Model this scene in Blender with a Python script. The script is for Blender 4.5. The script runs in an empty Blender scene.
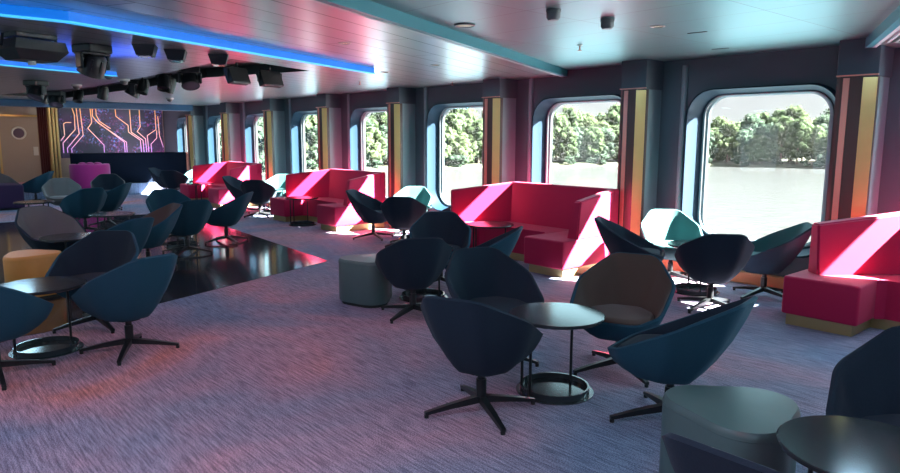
import bpy, bmesh, math, random
from mathutils import Vector, Matrix
from mathutils.geometry import tessellate_polygon
random.seed(7)
PI = math.pi
scene = bpy.context.scene
COL = scene.collection

# ------------------------------------------------------------------ materials
def nt(name):
    m = bpy.data.materials.new(name)
    m.use_nodes = True
    t = m.node_tree
    b = t.nodes['Principled BSDF']
    return m, t, b

def plain(name, col, rough=0.5, metal=0.0, spec=0.5, noise=0.0, nscale=40.0, bump=0.0, sheen=0.0, emis=None, estr=0.0):
    m, t, b = nt(name)
    b.inputs['Roughness'].default_value = rough
    b.inputs['Metallic'].default_value = metal
    b.inputs['Specular IOR Level'].default_value = spec
    b.inputs['Base Color'].default_value = (*col, 1)
    if sheen:
        b.inputs['Sheen Weight'].default_value = sheen
        b.inputs['Sheen Roughness'].default_value = 0.4
    if noise or bump:
        tc = t.nodes.new('ShaderNodeTexCoord')
        n = t.nodes.new('ShaderNodeTexNoise')
        n.inputs['Scale'].default_value = nscale
        n.inputs['Detail'].default_value = 4
        t.links.new(tc.outputs['Object'], n.inputs['Vector'])
        if noise:
            mx = t.nodes.new('ShaderNodeMix'); mx.data_type = 'RGBA'
            mx.inputs['A'].default_value = (*[c * (1 - noise) for c in col], 1)
            mx.inputs['B'].default_value = (*[min(1, c * (1 + noise)) for c in col], 1)
            t.links.new(n.outputs['Fac'], mx.inputs['Factor'])
            t.links.new(mx.outputs['Result'], b.inputs['Base Color'])
        if bump:
            bp = t.nodes.new('ShaderNodeBump')
            bp.inputs['Strength'].default_value = bump
            bp.inputs['Distance'].default_value = 0.004
            t.links.new(n.outputs['Fac'], bp.inputs['Height'])
            t.links.new(bp.outputs['Normal'], b.inputs['Normal'])
    if emis:
        b.inputs['Emission Color'].default_value = (*emis, 1)
        b.inputs['Emission Strength'].default_value = estr
    return m

def carpet_mat():
    m, t, b = nt('carpet')
    N, L = t.nodes, t.links
    tc = N.new('ShaderNodeTexCoord')
    # big drifting patches of pink and of blue
    n1 = N.new('ShaderNodeTexNoise'); n1.inputs['Scale'].default_value = 0.55; n1.inputs['Detail'].default_value = 3; n1.inputs['Distortion'].default_value = 0.6
    L.new(tc.outputs['Object'], n1.inputs['Vector'])
    r1 = N.new('ShaderNodeValToRGB')
    e = r1.color_ramp.elements
    e[0].position = 0.36; e[0].color = (0.165, 0.23, 0.33, 1)
    e[1].position = 0.62; e[1].color = (0.40, 0.25, 0.30, 1)
    x = e.new(0.72); x.color = (0.50, 0.20, 0.16, 1)
    x = e.new(0.49); x.color = (0.255, 0.25, 0.325, 1)
    L.new(n1.outputs['Fac'], r1.inputs['Fac'])
    # woven streaks
    mp = N.new('ShaderNodeMapping'); mp.inputs['Rotation'].default_value = (0, 0, math.radians(-6)); mp.inputs['Scale'].default_value = (5, 75, 1)
    L.new(tc.outputs['Object'], mp.inputs['Vector'])
    n2 = N.new('ShaderNodeTexNoise'); n2.inputs['Scale'].default_value = 1.0; n2.inputs['Detail'].default_value = 4; n2.inputs['Roughness'].default_value = 0.65
    L.new(mp.outputs['Vector'], n2.inputs['Vector'])
    r2 = N.new('ShaderNodeValToRGB')
    e = r2.color_ramp.elements
    e[0].position = 0.34; e[0].color = (0.35, 0.33, 0.40, 1)
    e[1].position = 0.68; e[1].color = (2.1, 2.0, 2.0, 1)
    L.new(n2.outputs['Fac'], r2.inputs['Fac'])
    mx = N.new('ShaderNodeMix'); mx.data_type = 'RGBA'; mx.blend_type = 'MULTIPLY'; mx.inputs['Factor'].default_value = 0.6
    L.new(r1.outputs['Color'], mx.inputs['A']); L.new(r2.outputs['Color'], mx.inputs['B'])
    # fibre speckle
    n3 = N.new('ShaderNodeTexNoise'); n3.inputs['Scale'].default_value = 150; n3.inputs['Detail'].default_value = 2
    L.new(tc.outputs['Object'], n3.inputs['Vector'])
    r3 = N.new('ShaderNodeValToRGB')
    e = r3.color_ramp.elements
    e[0].position = 0.35; e[0].color = (0.45, 0.45, 0.5, 1)
    e[1].position = 0.65; e[1].color = (1.45, 1.4, 1.4, 1)
    L.new(n3.outputs['Fac'], r3.inputs['Fac'])
    m2 = N.new('ShaderNodeMix'); m2.data_type = 'RGBA'; m2.blend_type = 'MULTIPLY'; m2.inputs['Factor'].default_value = 0.9
    L.new(mx.outputs['Result'], m2.inputs['A']); L.new(r3.outputs['Color'], m2.inputs['B'])
    L.new(m2.outputs['Result'], b.inputs['Base Color'])
    b.inputs['Roughness'].default_value = 0.9
    b.inputs['Specular IOR Level'].default_value = 0.25
    bp = N.new('ShaderNodeBump'); bp.inputs['Strength'].default_value = 0.5; bp.inputs['Distance'].default_value = 0.006
    L.new(n3.outputs['Fac'], bp.inputs['Height']); L.new(bp.outputs['Normal'], b.inputs['Normal'])
    return m

def lines_mat(name, col, dark, rot, widths, thick, rough, metal, offset=0.15, alt=False):
    """sheet ceiling with thin dark joint lines (brick pattern of long panels)"""
    m, t, b = nt(name)
    N, L = t.nodes, t.links
    tc = N.new('ShaderNodeTexCoord')
    mp = N.new('ShaderNodeMapping'); mp.inputs['Rotation'].default_value = (0, 0, rot)
    L.new(tc.outputs['Object'], mp.inputs['Vector'])
    br = N.new('ShaderNodeTexBrick')
    br.inputs['Scale'].default_value = 1.0
    br.inputs['Brick Width'].default_value = widths[0]
    br.inputs['Row Height'].default_value = widths[1]
    br.inputs['Mortar Size'].default_value = thick
    br.inputs['Mortar Smooth'].default_value = 0.0
    br.offset = offset
    br.inputs['Color1'].default_value = (*col, 1)
    br.inputs['Color2'].default_value = (*[c * 0.93 for c in col], 1)
    br.inputs['Mortar'].default_value = (*dark, 1)
    L.new(mp.outputs['Vector'], br.inputs['Vector'])
    L.new(br.outputs['Color'], b.inputs['Base Color'])
    b.inputs['Roughness'].default_value = rough
    b.inputs['Metallic'].default_value = metal
    return m

def glass_mat():
    m = bpy.data.materials.new('window_glass'); m.use_nodes = True
    t = m.node_tree; N, L = t.nodes, t.links
    N.clear()
    o = N.new('ShaderNodeOutputMaterial'); tr = N.new('ShaderNodeBsdfTransparent'); gl = N.new('ShaderNodeBsdfGlossy')
    tr.inputs['Color'].default_value = (0.93, 0.97, 0.97, 1)
    gl.inputs['Roughness'].default_value = 0.02
    lw = N.new('ShaderNodeLayerWeight'); lw.inputs['Blend'].default_value = 0.5
    pw = N.new('ShaderNodeMath'); pw.operation = 'POWER'; pw.inputs[1].default_value = 5.0
    fr = N.new('ShaderNodeMath'); fr.operation = 'MULTIPLY_ADD'; fr.inputs[1].default_value = 0.6; fr.inputs[2].default_value = 0.03
    L.new(lw.outputs['Facing'], pw.inputs[0]); L.new(pw.outputs[0], fr.inputs[0])
    mx = N.new('ShaderNodeMixShader')
    L.new(fr.outputs[0], mx.inputs[0]); L.new(tr.outputs[0], mx.inputs[1]); L.new(gl.outputs[0], mx.inputs[2])
    L.new(mx.outputs[0], o.inputs['Surface'])
    return m

def mural_mat():
    m, t, b = nt('circuit_print')
    N, L = t.nodes, t.links
    tc = N.new('ShaderNodeTexCoord')
    v = N.new('ShaderNodeTexVoronoi'); v.inputs['Scale'].default_value = 26
    L.new(tc.outputs['Object'], v.inputs['Vector'])
    n = N.new('ShaderNodeTexNoise'); n.inputs['Scale'].default_value = 1.6; n.inputs['Detail'].default_value = 4
    L.new(tc.outputs['Object'], n.inputs['Vector'])
    r = N.new('ShaderNodeValToRGB')
    e = r.color_ramp.elements
    e[0].position = 0.40; e[0].color = (0.02, 0.03, 0.05, 1)
    e[1].position = 0.72; e[1].color = (0.055, 0.025, 0.085, 1)
    L.new(n.outputs['Fac'], r.inputs['Fac'])
    sp = N.new('ShaderNodeValToRGB')
    e = sp.color_ramp.elements
    e[0].position = 0.55; e[0].color = (0, 0, 0, 1)
    e[1].position = 0.8; e[1].color = (1, 1, 1, 1)
    sx = N.new('ShaderNodeSeparateColor'); L.new(v.outputs['Color'], sx.inputs[0])
    L.new(sx.outputs[0], sp.inputs['Fac'])
    n2 = N.new('ShaderNodeTexNoise'); n2.inputs['Scale'].default_value = 2.3
    L.new(tc.outputs['Object'], n2.inputs['Vector'])
    r2 = N.new('ShaderNodeValToRGB')
    e = r2.color_ramp.elements
    e[0].position = 0.46; e[0].color = (0, 0, 0, 1)
    e[1].position = 0.6; e[1].color = (1, 1, 1, 1)
    L.new(n2.outputs['Fac'], r2.inputs['Fac'])
    mu = N.new('ShaderNodeMath'); mu.operation = 'MULTIPLY'
    L.new(sp.outputs['Color'], mu.inputs[0]); L.new(r2.outputs['Color'], mu.inputs[1])
    mx = N.new('ShaderNodeMix'); mx.data_type = 'RGBA'
    hue = N.new('ShaderNodeValToRGB')
    e = hue.color_ramp.elements
    e[0].position = 0.3; e[0].color = (0.35, 0.08, 0.30, 1)
    e[1].position = 0.7; e[1].color = (0.10, 0.22, 0.60, 1)
    L.new(sx.outputs[1], hue.inputs['Fac'])
    L.new(mu.outputs[0], mx.inputs['Factor']); L.new(r.outputs['Color'], mx.inputs['A']); L.new(hue.outputs['Color'], mx.inputs['B'])
    L.new(mx.outputs['Result'], b.inputs['Base Color'])
    b.inputs['Roughness'].default_value = 0.5
    L.new(mx.outputs['Result'], b.inputs['Emission Color']); b.inputs['Emission Strength'].default_value = 0.25
    return m

def trace_mat():
    m, t, b = nt('lit_trace')
    N, L = t.nodes, t.links
    tc = N.new('ShaderNodeTexCoord'); s = N.new('ShaderNodeSeparateXYZ'); r = N.new('ShaderNodeValToRGB'); mr = N.new('ShaderNodeMapRange')
    L.new(tc.outputs['Object'], s.inputs[0]); L.new(s.outputs['Z'], mr.inputs['Value'])
    mr.inputs['From Min'].default_value = 1.1; mr.inputs['From Max'].default_value = 2.4
    e = r.color_ramp.elements
    e[0].position = 0.0; e[0].color = (0.55, 0.28, 0.75, 1)
    e[1].position = 0.9; e[1].color = (0.80, 0.42, 0.17, 1)
    x = e.new(0.45); x.color = (0.85, 0.50, 0.42, 1)
    L.new(mr.outputs[0], r.inputs['Fac'])
    L.new(r.outputs['Color'], b.inputs['Base Color']); L.new(r.outputs['Color'], b.inputs['Emission Color'])
    b.inputs['Emission Strength'].default_value = 0.9
    return m

def leaf_mat(name, c1, c2):
    m, t, b = nt(name)
    N, L = t.nodes, t.links
    tc = N.new('ShaderNodeTexCoord'); n = N.new('ShaderNodeTexNoise'); n.inputs['Scale'].default_value = 0.9; n.inputs['Detail'].default_value = 6; n.inputs['Roughness'].default_value = 0.7
    L.new(tc.outputs['Object'], n.inputs['Vector'])
    r = N.new('ShaderNodeValToRGB')
    e = r.color_ramp.elements
    e[0].position = 0.38; e[0].color = (*c1, 1)
    e[1].position = 0.62; e[1].color = (*c2, 1)
    L.new(n.outputs['Fac'], r.inputs['Fac']); L.new(r.outputs['Color'], b.inputs['Base Color'])
    b.inputs['Roughness'].default_value = 0.9; b.inputs['Specular IOR Level'].default_value = 0.1
    tl = N.new('ShaderNodeBsdfTranslucent'); L.new(r.outputs['Color'], tl.inputs['Color'])
    mx = N.new('ShaderNodeMixShader'); mx.inputs[0].default_value = 0.5
    L.new(b.outputs[0], mx.inputs[1]); L.new(tl.outputs[0], mx.inputs[2]); L.new(mx.outputs[0], N['Material Output'].inputs['Surface'])
    return m

def water_mat():
    m, t, b = nt('river_water')
    N, L = t.nodes, t.links
    b.inputs['Base Color'].default_value = (0.030, 0.033, 0.034, 1)
    b.inputs['Roughness'].default_value = 0.22
    tc = N.new('ShaderNodeTexCoord'); n = N.new('ShaderNodeTexNoise'); n.inputs['Scale'].default_value = 0.8; n.inputs['Detail'].default_value = 3
    L.new(tc.outputs['Object'], n.inputs['Vector'])
    bp = N.new('ShaderNodeBump'); bp.inputs['Strength'].default_value = 0.4; bp.inputs['Distance'].default_value = 0.3
    L.new(n.outputs['Fac'], bp.inputs['Height']); L.new(bp.outputs['Normal'], b.inputs['Normal'])
    return m

M = dict(
    carpet=carpet_mat(),
    tile=lines_mat('dark_tile', (0.034, 0.030, 0.034), (0.10, 0.10, 0.10), math.radians(20), (0.6, 0.6), 0.005, 0.10, 0.0, offset=0.0),
    plank=lines_mat('metal_plank', (0.52, 0.51, 0.54), (0.06, 0.06, 0.07), math.radians(65.5), (3.2, 0.28), 0.007, 0.31, 0.85, offset=0.35),
    panel=lines_mat('metal_panel', (0.22, 0.36, 0.38), (0.14, 0.15, 0.16), 0.0, (1.15, 0.62), 0.004, 0.42, 0.85, offset=0.0),
    slate=plain('slate_wall', (0.050, 0.072, 0.095), 0.55, noise=0.06, nscale=3),
    slate_light=plain('pale_slate', (0.16, 0.23, 0.26), 0.5),
    reveal=plain('window_reveal_blue', (0.006, 0.024, 0.046), 0.6, spec=0.2),
    gasket=plain('gasket_dark', (0.02, 0.025, 0.03), 0.4),
    glass=glass_mat(),
    brown=plain('dark_brown', (0.055, 0.028, 0.026), 0.35),
    gold=plain('brushed_gold', (0.72, 0.50, 0.20), 0.34, metal=0.75, noise=0.05, nscale=8),
    copper=plain('copper_pink', (0.75, 0.30, 0.24), 0.3, metal=0.7),
    trimwood=plain('orange_wood', (0.55, 0.20, 0.08), 0.45, noise=0.15, nscale=6),
    blue=plain('blue_wool', (0.015, 0.064, 0.100), 0.9, spec=0.25, noise=0.22, nscale=180, bump=0.25, sheen=0.03),
    blue_shaded=plain('blue_wool_shaded', (0.014, 0.026, 0.043), 0.9, spec=0.25, noise=0.22, nscale=180, bump=0.25, sheen=0.03),  # the blue wool again, with the shade of dim chairs put into its colour
    taupe=plain('taupe_wool', (0.090, 0.056, 0.044), 0.85, noise=0.2, nscale=180, bump=0.25, sheen=0.2),
    grey_wool=plain('grey_wool', (0.13, 0.12, 0.12), 0.85, noise=0.2, nscale=180, bump=0.25, sheen=0.2),
    teal=plain('teal_wool', (0.022, 0.095, 0.100), 0.9, noise=0.2, nscale=180, bump=0.25, sheen=0.05),
    black=plain('black_metal', (0.016, 0.018, 0.020), 0.35, metal=0.3),
    rubber=plain('black_rubber', (0.012, 0.012, 0.012), 0.7),
    table=plain('black_lacquer', (0.030, 0.036, 0.042), 0.13, spec=0.4),
    chrome_edge=plain('table_edge', (0.10, 0.105, 0.11), 0.22, metal=0.6),
    red=plain('crimson_fabric', (0.47, 0.009, 0.070), 0.7, spec=0.3, noise=0.07, nscale=120, bump=0.12, sheen=0.16),
    bronze=plain('bronze_plinth', (0.50, 0.36, 0.17), 0.38, metal=0.6),
    dim_teal=plain('ottoman_vinyl', (0.075, 0.125, 0.125), 0.42, noise=0.06, nscale=20),
    amber=plain('amber_vinyl', (0.62, 0.27, 0.06), 0.45, noise=0.06, nscale=20),
    plum=plain('plum_fabric', (0.030, 0.009, 0.055), 0.8, noise=0.1, nscale=80),
    magenta=plain('magenta_velvet', (0.36, 0.012, 0.17), 0.8, noise=0.1, nscale=80, sheen=0.3),
    led=plain('led_cyan', (0.1, 0.5, 0.9), 0.4, emis=(0.05, 0.45, 0.85), estr=1.0),
    led_blue=plain('led_blue_glow', (0.0, 0.1, 0.5), 0.4, emis=(0.002, 0.15, 0.60), estr=0.8),
    beam_teal=plain('teal_beam', (0.05, 0.22, 0.27), 0.4),
    white_trim=plain('pale_trim', (0.6, 0.62, 0.64), 0.4),
    navy=plain('navy_panel', (0.003, 0.007, 0.017), 0.8, spec=0.1),
    fascia=plain('fascia_led_tint', (0.007, 0.055, 0.13), 0.4),  # blue cast of the LED light is put into this base colour
    beige=plain('beige_panel', (0.34, 0.27, 0.22), 0.6, noise=0.05, nscale=4),
    curtain=plain('burgundy_cloth', (0.10, 0.022, 0.03), 0.85),
    mural=mural_mat(), trace=trace_mat(),
    fixture=plain('fixture_black', (0.012, 0.013, 0.015), 0.42),
    lens=plain('fixture_lens', (0.10, 0.07, 0.10), 0.12),
    plastic=plain('white_plastic', (0.62, 0.60, 0.56), 0.4),
    dimplastic=plain('grey_plastic', (0.17, 0.16, 0.16), 0.4),
    lamp=plain('lamp_lens', (0.8, 0.6, 0.4), 0.3, emis=(1.0, 0.62, 0.35), estr=0.6),
    leaf_a=leaf_mat('leaves_mid', (0.042, 0.070, 0.036), (0.064, 0.098, 0.042)),
    leaf_b=leaf_mat('leaves_pale', (0.056, 0.082, 0.042), (0.080, 0.112, 0.052)),
    leaf_c=leaf_mat('leaves_cool', (0.038, 0.066, 0.048), (0.056, 0.090, 0.060)),
    bark=plain('bark', (0.16, 0.13, 0.10), 0.9),
    bank=plain('bank_grass', (0.04, 0.046, 0.024), 0.95, noise=0.3, nscale=0.3),
    water=water_mat(),
)

# ------------------------------------------------------------------ mesh helpers
def obj(name, bm, mat, parent=None, smooth=False, loc=None):
    bmesh.ops.recalc_face_normals(bm, faces=bm.faces)
    me = bpy.data.meshes.new(name)
    bm.to_mesh(me); bm.free()
    mats = mat if isinstance(mat, (list, tuple)) else [mat]
    for k in mats: me.materials.append(k)
    if smooth:
        for p in me.polygons: p.use_smooth = True
        try: me.set_sharp_from_angle(angle=math.radians(smooth if smooth > 1 else 40))
        except Exception: pass
    o = bpy.data.objects.new(name, me)
    COL.objects.link(o)
    if parent is not None: o.parent = parent
    if loc: o.location = loc
    return o

def tag(o, label, cat, group=None, kind=None):
    o['label'] = label
    if cat: o['category'] = cat
    if group: o['group'] = group
    if kind: o['kind'] = kind
    return o

def struct(o, label=None, cat=None):
    o['kind'] = 'structure'
    if label: o['label'] = label
    if cat: o['category'] = cat
    return o

def empty(name, loc=(0, 0, 0), rz=0.0):
    o = bpy.data.objects.new(name, None)
    COL.objects.link(o)
    o.empty_display_size = 0.1
    o.location = loc; o.rotation_euler = (0, 0, rz)
    return o

def copy_tree(o, parent=None):
    c = o.copy(); COL.objects.link(c)
    if parent is not None: c.parent = parent
    for ch in list(o.children): copy_tree(ch, c)
    return c

def add_box(bm, c, s, rz=0.0, bev=0.0, seg=2, ry=0.0, rx=0.0):
    r = bmesh.ops.create_cube(bm, size=1.0)
    vs = r['verts']
    mt = Matrix.Translation(c) @ Matrix.Rotation(rz, 4, 'Z') @ Matrix.Rotation(ry, 4, 'Y') @ Matrix.Rotation(rx, 4, 'X') @ Matrix.Diagonal((*s, 1))
    bmesh.ops.transform(bm, matrix=mt, verts=vs)
    if bev:
        es = list({e for v in vs for e in v.link_edges})
        bmesh.ops.bevel(bm, geom=es, offset=bev, segments=seg, affect='EDGES', profile=0.5)

def add_rod(bm, p0, p1, r0, r1=None, seg=12):
    r1 = r0 if r1 is None else r1
    p0, p1 = Vector(p0), Vector(p1)
    d = p1 - p0
    r = bmesh.ops.create_cone(bm, cap_ends=True, segments=seg, radius1=r0, radius2=r1, depth=d.length)
    q = Vector((0, 0, 1)).rotation_difference(d.normalized()).to_matrix().to_4x4()
    bmesh.ops.transform(bm, matrix=Matrix.Translation((p0 + p1) / 2) @ q, verts=r['verts'])

def add_lathe(bm, prof, seg=32, c=(0, 0, 0)):
    rings = []
    for r, z in prof:
        if r < 1e-5: rings.append([bm.verts.new((c[0], c[1], c[2] + z))])
        else: rings.append([bm.verts.new((c[0] + r * math.cos(2 * PI * k / seg), c[1] + r * math.sin(2 * PI * k / seg), c[2] + z)) for k in range(seg)])
    for a, b in zip(rings, rings[1:]):
        for k in range(seg):
            k2 = (k + 1) % seg
            if len(a) == 1 and len(b) == 1: continue
            if len(a) == 1: bm.faces.new((a[0], b[k], b[k2]))
            elif len(b) == 1: bm.faces.new((a[k], a[k2], b[0]))
            else: bm.faces.new((a[k], a[k2], b[k2], b[k]))

def add_loft(bm, rings, cap0=False, cap1=False):
    R = [[bm.verts.new(p) for p in r] for r in rings]
    n = len(R[0])
    for a, b in zip(R, R[1:]):
        for k in range(n):
            k2 = (k + 1) % n
            bm.faces.new((a[k], a[k2], b[k2], b[k]))
    if cap0: bm.faces.new(R[0][::-1])
    if cap1: bm.faces.new(R[-1])

def add_prism(bm, pts, z0, z1):
    """vertical prism from a plan polygon"""
    add_loft(bm, [[(x, y, z0) for x, y in pts], [(x, y, z1) for x, y in pts]], True, True)

def tess(bm, loops):
    """flat polygon with holes; loops of 3-D points"""
    tris = tessellate_polygon([[Vector(p) for p in l] for l in loops])
    vs = [bm.verts.new(p) for l in loops for p in l]
    for a, b, c in tris:
        try: bm.faces.new((vs[a], vs[b], vs[c]))
        except ValueError: pass

def rrect(x0, x1, z0, z1, r, n=8):
    out = []
    for cx, cz, a0 in ((x1 - r, z1 - r, 0), (x0 + r, z1 - r, 90), (x0 + r, z0 + r, 180), (x1 - r, z0 + r, 270)):
        for k in range(n + 1):
            a = math.radians(a0 + 90 * k / n)
            out.append((cx + r * math.cos(a), cz + r * math.sin(a)))
    return out

def chaikin(pts, it=2, q=0.25):
    for _ in range(it):
        out = []
        n = len(pts)
        for k in range(n):
            a, b = Vector(pts[k]), Vector(pts[(k + 1) % n])
            out.append(a.lerp(b, q)); out.append(a.lerp(b, 1 - q))
        pts = out
    return pts

# ------------------------------------------------------------------ room shell
YW, YG = -7.35, -7.57           # inner face of the window wall, plane of the glass
YL, XB, XE = 8.0, -6.0, 22.3    # port side, back, stage end
ZC, ZH = 2.43, 2.50             # plank ceiling, panel ceiling
BAY = 2.4
PIL = [2.18 + BAY * n for n in range(-3, 9)]
WINC = [3.40 + BAY * n for n in range(-3, 8)]

bm = bmesh.new()
tess(bm, [[(XB, -7.7, 0), (XE, -7.7, 0), (XE, YL, 0), (XB, YL, 0)]])
struct(obj('floor', bm, M['carpet']), 'purple and pink streaked carpet floor')
dance = [(7.54, -4.46), (6.22, -1.0), (6.25, 1.6), (7.6, 5.2), (14.6, 5.2), (14.8, -3.6), (14.2, -5.0), (10.54, -4.72)]
bm = bmesh.new(); add_prism(bm, dance, -0.02, 0.004)
struct(obj('floor_dance', bm, M['tile']), 'dark glossy tiled dance floor set into the carpet')

# ceiling : two plank fields, a higher panel field between the slanting beams, a pocket for stage lamps
SL = math.tan(math.radians(65.5))
def on_line(p, y): return p[0] + (p[1] - y) / SL
B1, B2 = (3.73, -2.3), (1.85, -6.0)
pocket = [(7.87, -4.46), (7.25, -3.15), (9.6, -3.18), (12.95, -3.15), (17.0, -2.3), (17.2, -3.6), (13.0, -3.85), (9.76, -3.86)]
YT = 0.6
b1a, b1b = on_line(B1, YT), on_line(B1, YW - 0.3)
b2a, b2b = on_line(B2, YT), on_line(B2, YW - 0.3)
bm = bmesh.new()
tess(bm, [[(b1b, YW - 0.3, ZC), (XE, YW - 0.3, ZC), (XE, YL, ZC), (b1a, YL, ZC), (b1a, YT, ZC)], [(x, y, ZC) for x, y in pocket]])
tess(bm, [[(XB, YW - 0.3, ZC), (b2b, YW - 0.3, ZC), (b2a, YT, ZC), (b1a, YT, ZC), (b1a, YL, ZC), (XB, YL, ZC)]])
struct(obj('ceiling', bm, M['plank']), 'brushed metal plank ceiling')
bm = bmesh.new()
tess(bm, [[(b2b, YW - 0.3, ZH), (b1b, YW - 0.3, ZH), (b1a, YT, ZH), (b2a, YT, ZH)]])
struct(obj('ceiling_panel', bm, M['panel']), 'higher ceiling field of square metal panels')
bm = bmesh.new()
add_loft(bm, [[(x, y, ZC) for x, y in pocket], [(x, y, ZC + 0.125) for x, y in pocket]], False, True)
struct(obj('ceiling_pocket', bm, M['fixture']), 'black pocket in the ceiling holding the stage lamps')
bm = bmesh.new(); tess(bm, [[(XB, YW - .4, 2.57), (XE, YW - .4, 2.57), (XE, YL, 2.57), (XB, YL, 2.57)]])
struct(obj('ceiling_deck', bm, M['slate']))

def beam(name, p, y0, y1, side, label):
    a, b = Vector((on_line(p, y0), y0, 0)), Vector((on_line(p, y1), y1, 0))
    d = (b - a).normalized(); n = Vector((-d.y, d.x, 0)) * side
    bm = bmesh.new()
    for off0, off1, z0, z1 in ((0.0, 0.055, ZC - 0.02, ZH + 0.01),):
        q = [a + n * off0, b + n * off0, b + n * off1, a + n * off1]
        add_prism(bm, [(v.x, v.y) for v in q], z0, z1)
    o = struct(obj(name, bm, M['beam_teal']), label)
    bm = bmesh.new()
    q = [a + n * 0.055, b + n * 0.055, b + n * 0.085, a + n * 0.085]
    add_prism(bm, [(v.x, v.y) for v in q], ZC - 0.022, ZC + 0.005)
    obj('edge_bead', bm, M['white_trim'], o)
    return o
beam('trim_1', B1, YT, YW + 0.02, 1, 'long teal beam slanting across the ceiling above the middle tables')
beam('trim_2', B2, YT, YW + 0.02, -1, 'teal beam slanting across the ceiling at the right edge')
# slot diffuser beside the right-hand beam
d = Vector((1 / SL, -1, 0)).normalized(); n = Vector((-d.y, d.x, 0))
ps = empty('slot_diffuser', (0, 0, 0))
tag(ps, 'long black slotted air diffuser in the ceiling at the right corner', 'air vent')
mid = Vector((on_line(B2, -5.9), -5.9, ZC)) - n * 0.20
ang = math.atan2(d.y, d.x)
bm = bmesh.new(); add_box(bm, (mid.x, mid.y, ZC - 0.006), (1.9, 0.13, 0.012), ang); obj('frame', bm, M['white_trim'], ps)
for s in (-0.03, 0.03):
    bm = bmesh.new(); c = mid + n * s; add_box(bm, (c.x, c.y, ZC - 0.0125), (1.84, 0.035, 0.004), ang); obj('slot', bm, M['fixture'], ps)

# window wall (inner plate, outer plate) with rounded openings
def w_outer(c): return (c - 0.81, c + 0.80, 0.38, 2.13, 0.30)
def w_inner(c): return (c - 0.65, c + 0.66, 0.47, 2.06, 0.22)
def window_wall(name, yi, yo, sgn):
    bm = bmesh.new()
    tess(bm, [[(XB, yi, 0), (XE, yi, 0), (XE, yi, 2.57), (XB, yi, 2.57)]] + [[(x, yi, z) for x, z in rrect(*w_outer(c))] for c in WINC])
    tess(bm, [[(XB, yo, -0.3), (XE, yo, -0.3), (XE, yo, 2.57), (XB, yo, 2.57)]] + [[(x, yo, z) for x, z in rrect(*w_inner(c))] for c in WINC])
    return struct(obj(name, bm, M['slate']), 'dark slate blue wall with a row of big rounded windows')
window_wall('wall_right', YW, YG, 1)
window_wall('wall_left', YL - 0.22, YL, -1)
WP = [(-0.30, 0.0), (-0.24, -0.035), (-0.06, -0.045), (0.02, -0.02), (0.08, 0.02), (0.62, 0.150), (0.66, 0.135), (0.80, 0.14), (0.84, 0.165), (0.98, 0.175), (1.0, 0.22)]
def lerp(a, b, t): return a + (b - a) * t
def window(n, c, yi, s):
    bm = bmesh.new()
    o_, i_ = w_outer(c), w_inner(c)
    rings = []
    for t, dy in WP:
        rings.append([(x, yi - s * dy, z) for x, z in rrect(*[lerp(o_[k], i_[k], t) for k in range(5)])])
    nseg = len(rings[0])
    add_loft(bm, rings)
    bm.faces.ensure_lookup_table()
    for f in bm.faces: f.material_index = 0
    for k, f in enumerate(bm.faces):
        ring = k // nseg
        if ring >= 5: f.material_index = 1 if ring in (6, 8) else 2
    w = struct(obj('window_%d' % n, bm, [M['reveal'], M['slate_light'], M['gasket']], smooth=50))
    bm = bmesh.new()
    gi = [lerp(o_[k], i_[k], 0.99) for k in range(5)]
    bm.faces.new([bm.verts.new((x, yi - s * 0.195, z)) for x, z in rrect(*gi)])
    obj('window_pane', bm, M['glass'], w)
    return w
for k, c in enumerate(WINC):
    w = window(k + 1, c, YW, 1)
    w['label'] = 'deep rounded blue window number %d of the window wall' % (k + 1) if False else 'deep rounded blue framed window looking onto the river'
for k, c in enumerate(WINC): window(len(WINC) + k + 1, c, YL - 0.22, -1)

bm = bmesh.new(); tess(bm, [[(XB, -7.7, 0), (XB, YL, 0), (XB, YL, 2.57), (XB, -7.7, 2.57)]]); struct(obj('wall_back', bm, M['slate']))
bm = bmesh.new(); tess(bm, [[(XE, -7.7, 0), (XE, YL, 0), (XE, YL, 2.57), (XE, -7.7, 2.57)]]); struct(obj('wall_end', bm, M['beige']), 'beige end wall beyond the stage')
bm = bmesh.new(); add_box(bm, ((XB + XE) / 2, YW + 0.04, 0.065), (XE - XB, 0.08, 0.13), bev=0.008); struct(obj('baseboard_right', bm, M['trimwood']), 'orange wooden skirting under the windows')

# pilasters between the windows
def pilaster(x, label):
    p = empty('wall_pilaster', (x, YW, 0))
    tag(p, label, 'pilaster', 'pilasters between the river windows')
    bm = bmesh.new(); add_box(bm, (0.165, 0.175, 2.335), (0.35, 0.37, 0.35), bev=0.006); obj('header_block', bm, M['slate'], p)
    bm = bmesh.new(); add_box(bm, (0.165, 0.14, 1.08), (0.32, 0.28, 2.16)); obj('shaft', bm, M['slate_light'], p)
    bm = bmesh.new()
    add_prism(bm, [(0.0, 0.281), (0.335, 0.281), (0.335, 0.36), (0.30, 0.375), (0.11, 0.375), (0.0, 0.33)], 0.0, 2.165)
    obj('cladding', bm, M['brown'], p)
    bm = bmesh.new()
    add_prism(bm, [(0.000, 0.334), (0.106, 0.3785), (0.104, 0.384), (-0.003, 0.340)], 0.02, 2.15)
    obj('gold_strip', bm, M['gold'], p)
    bm = bmesh.new(); add_box(bm, (0.245, 0.379, 1.08), (0.055, 0.008, 2.14), bev=0.002); obj('copper_strip', bm, M['copper'], p)
    bm = bmesh.new(); add_box(bm, (0.16, 0.372, 2.172), (0.35, 0.03, 0.012)); obj('copper_cap', bm, M['copper'], p)
    bm = bmesh.new(); add_rod(bm, (-0.30, 0.012, 0.13), (-0.30, 0.012, ZC), 0.035, seg=14); obj('edge_rib', bm, M['slate_light'], p, smooth=50)
    return p
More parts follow.
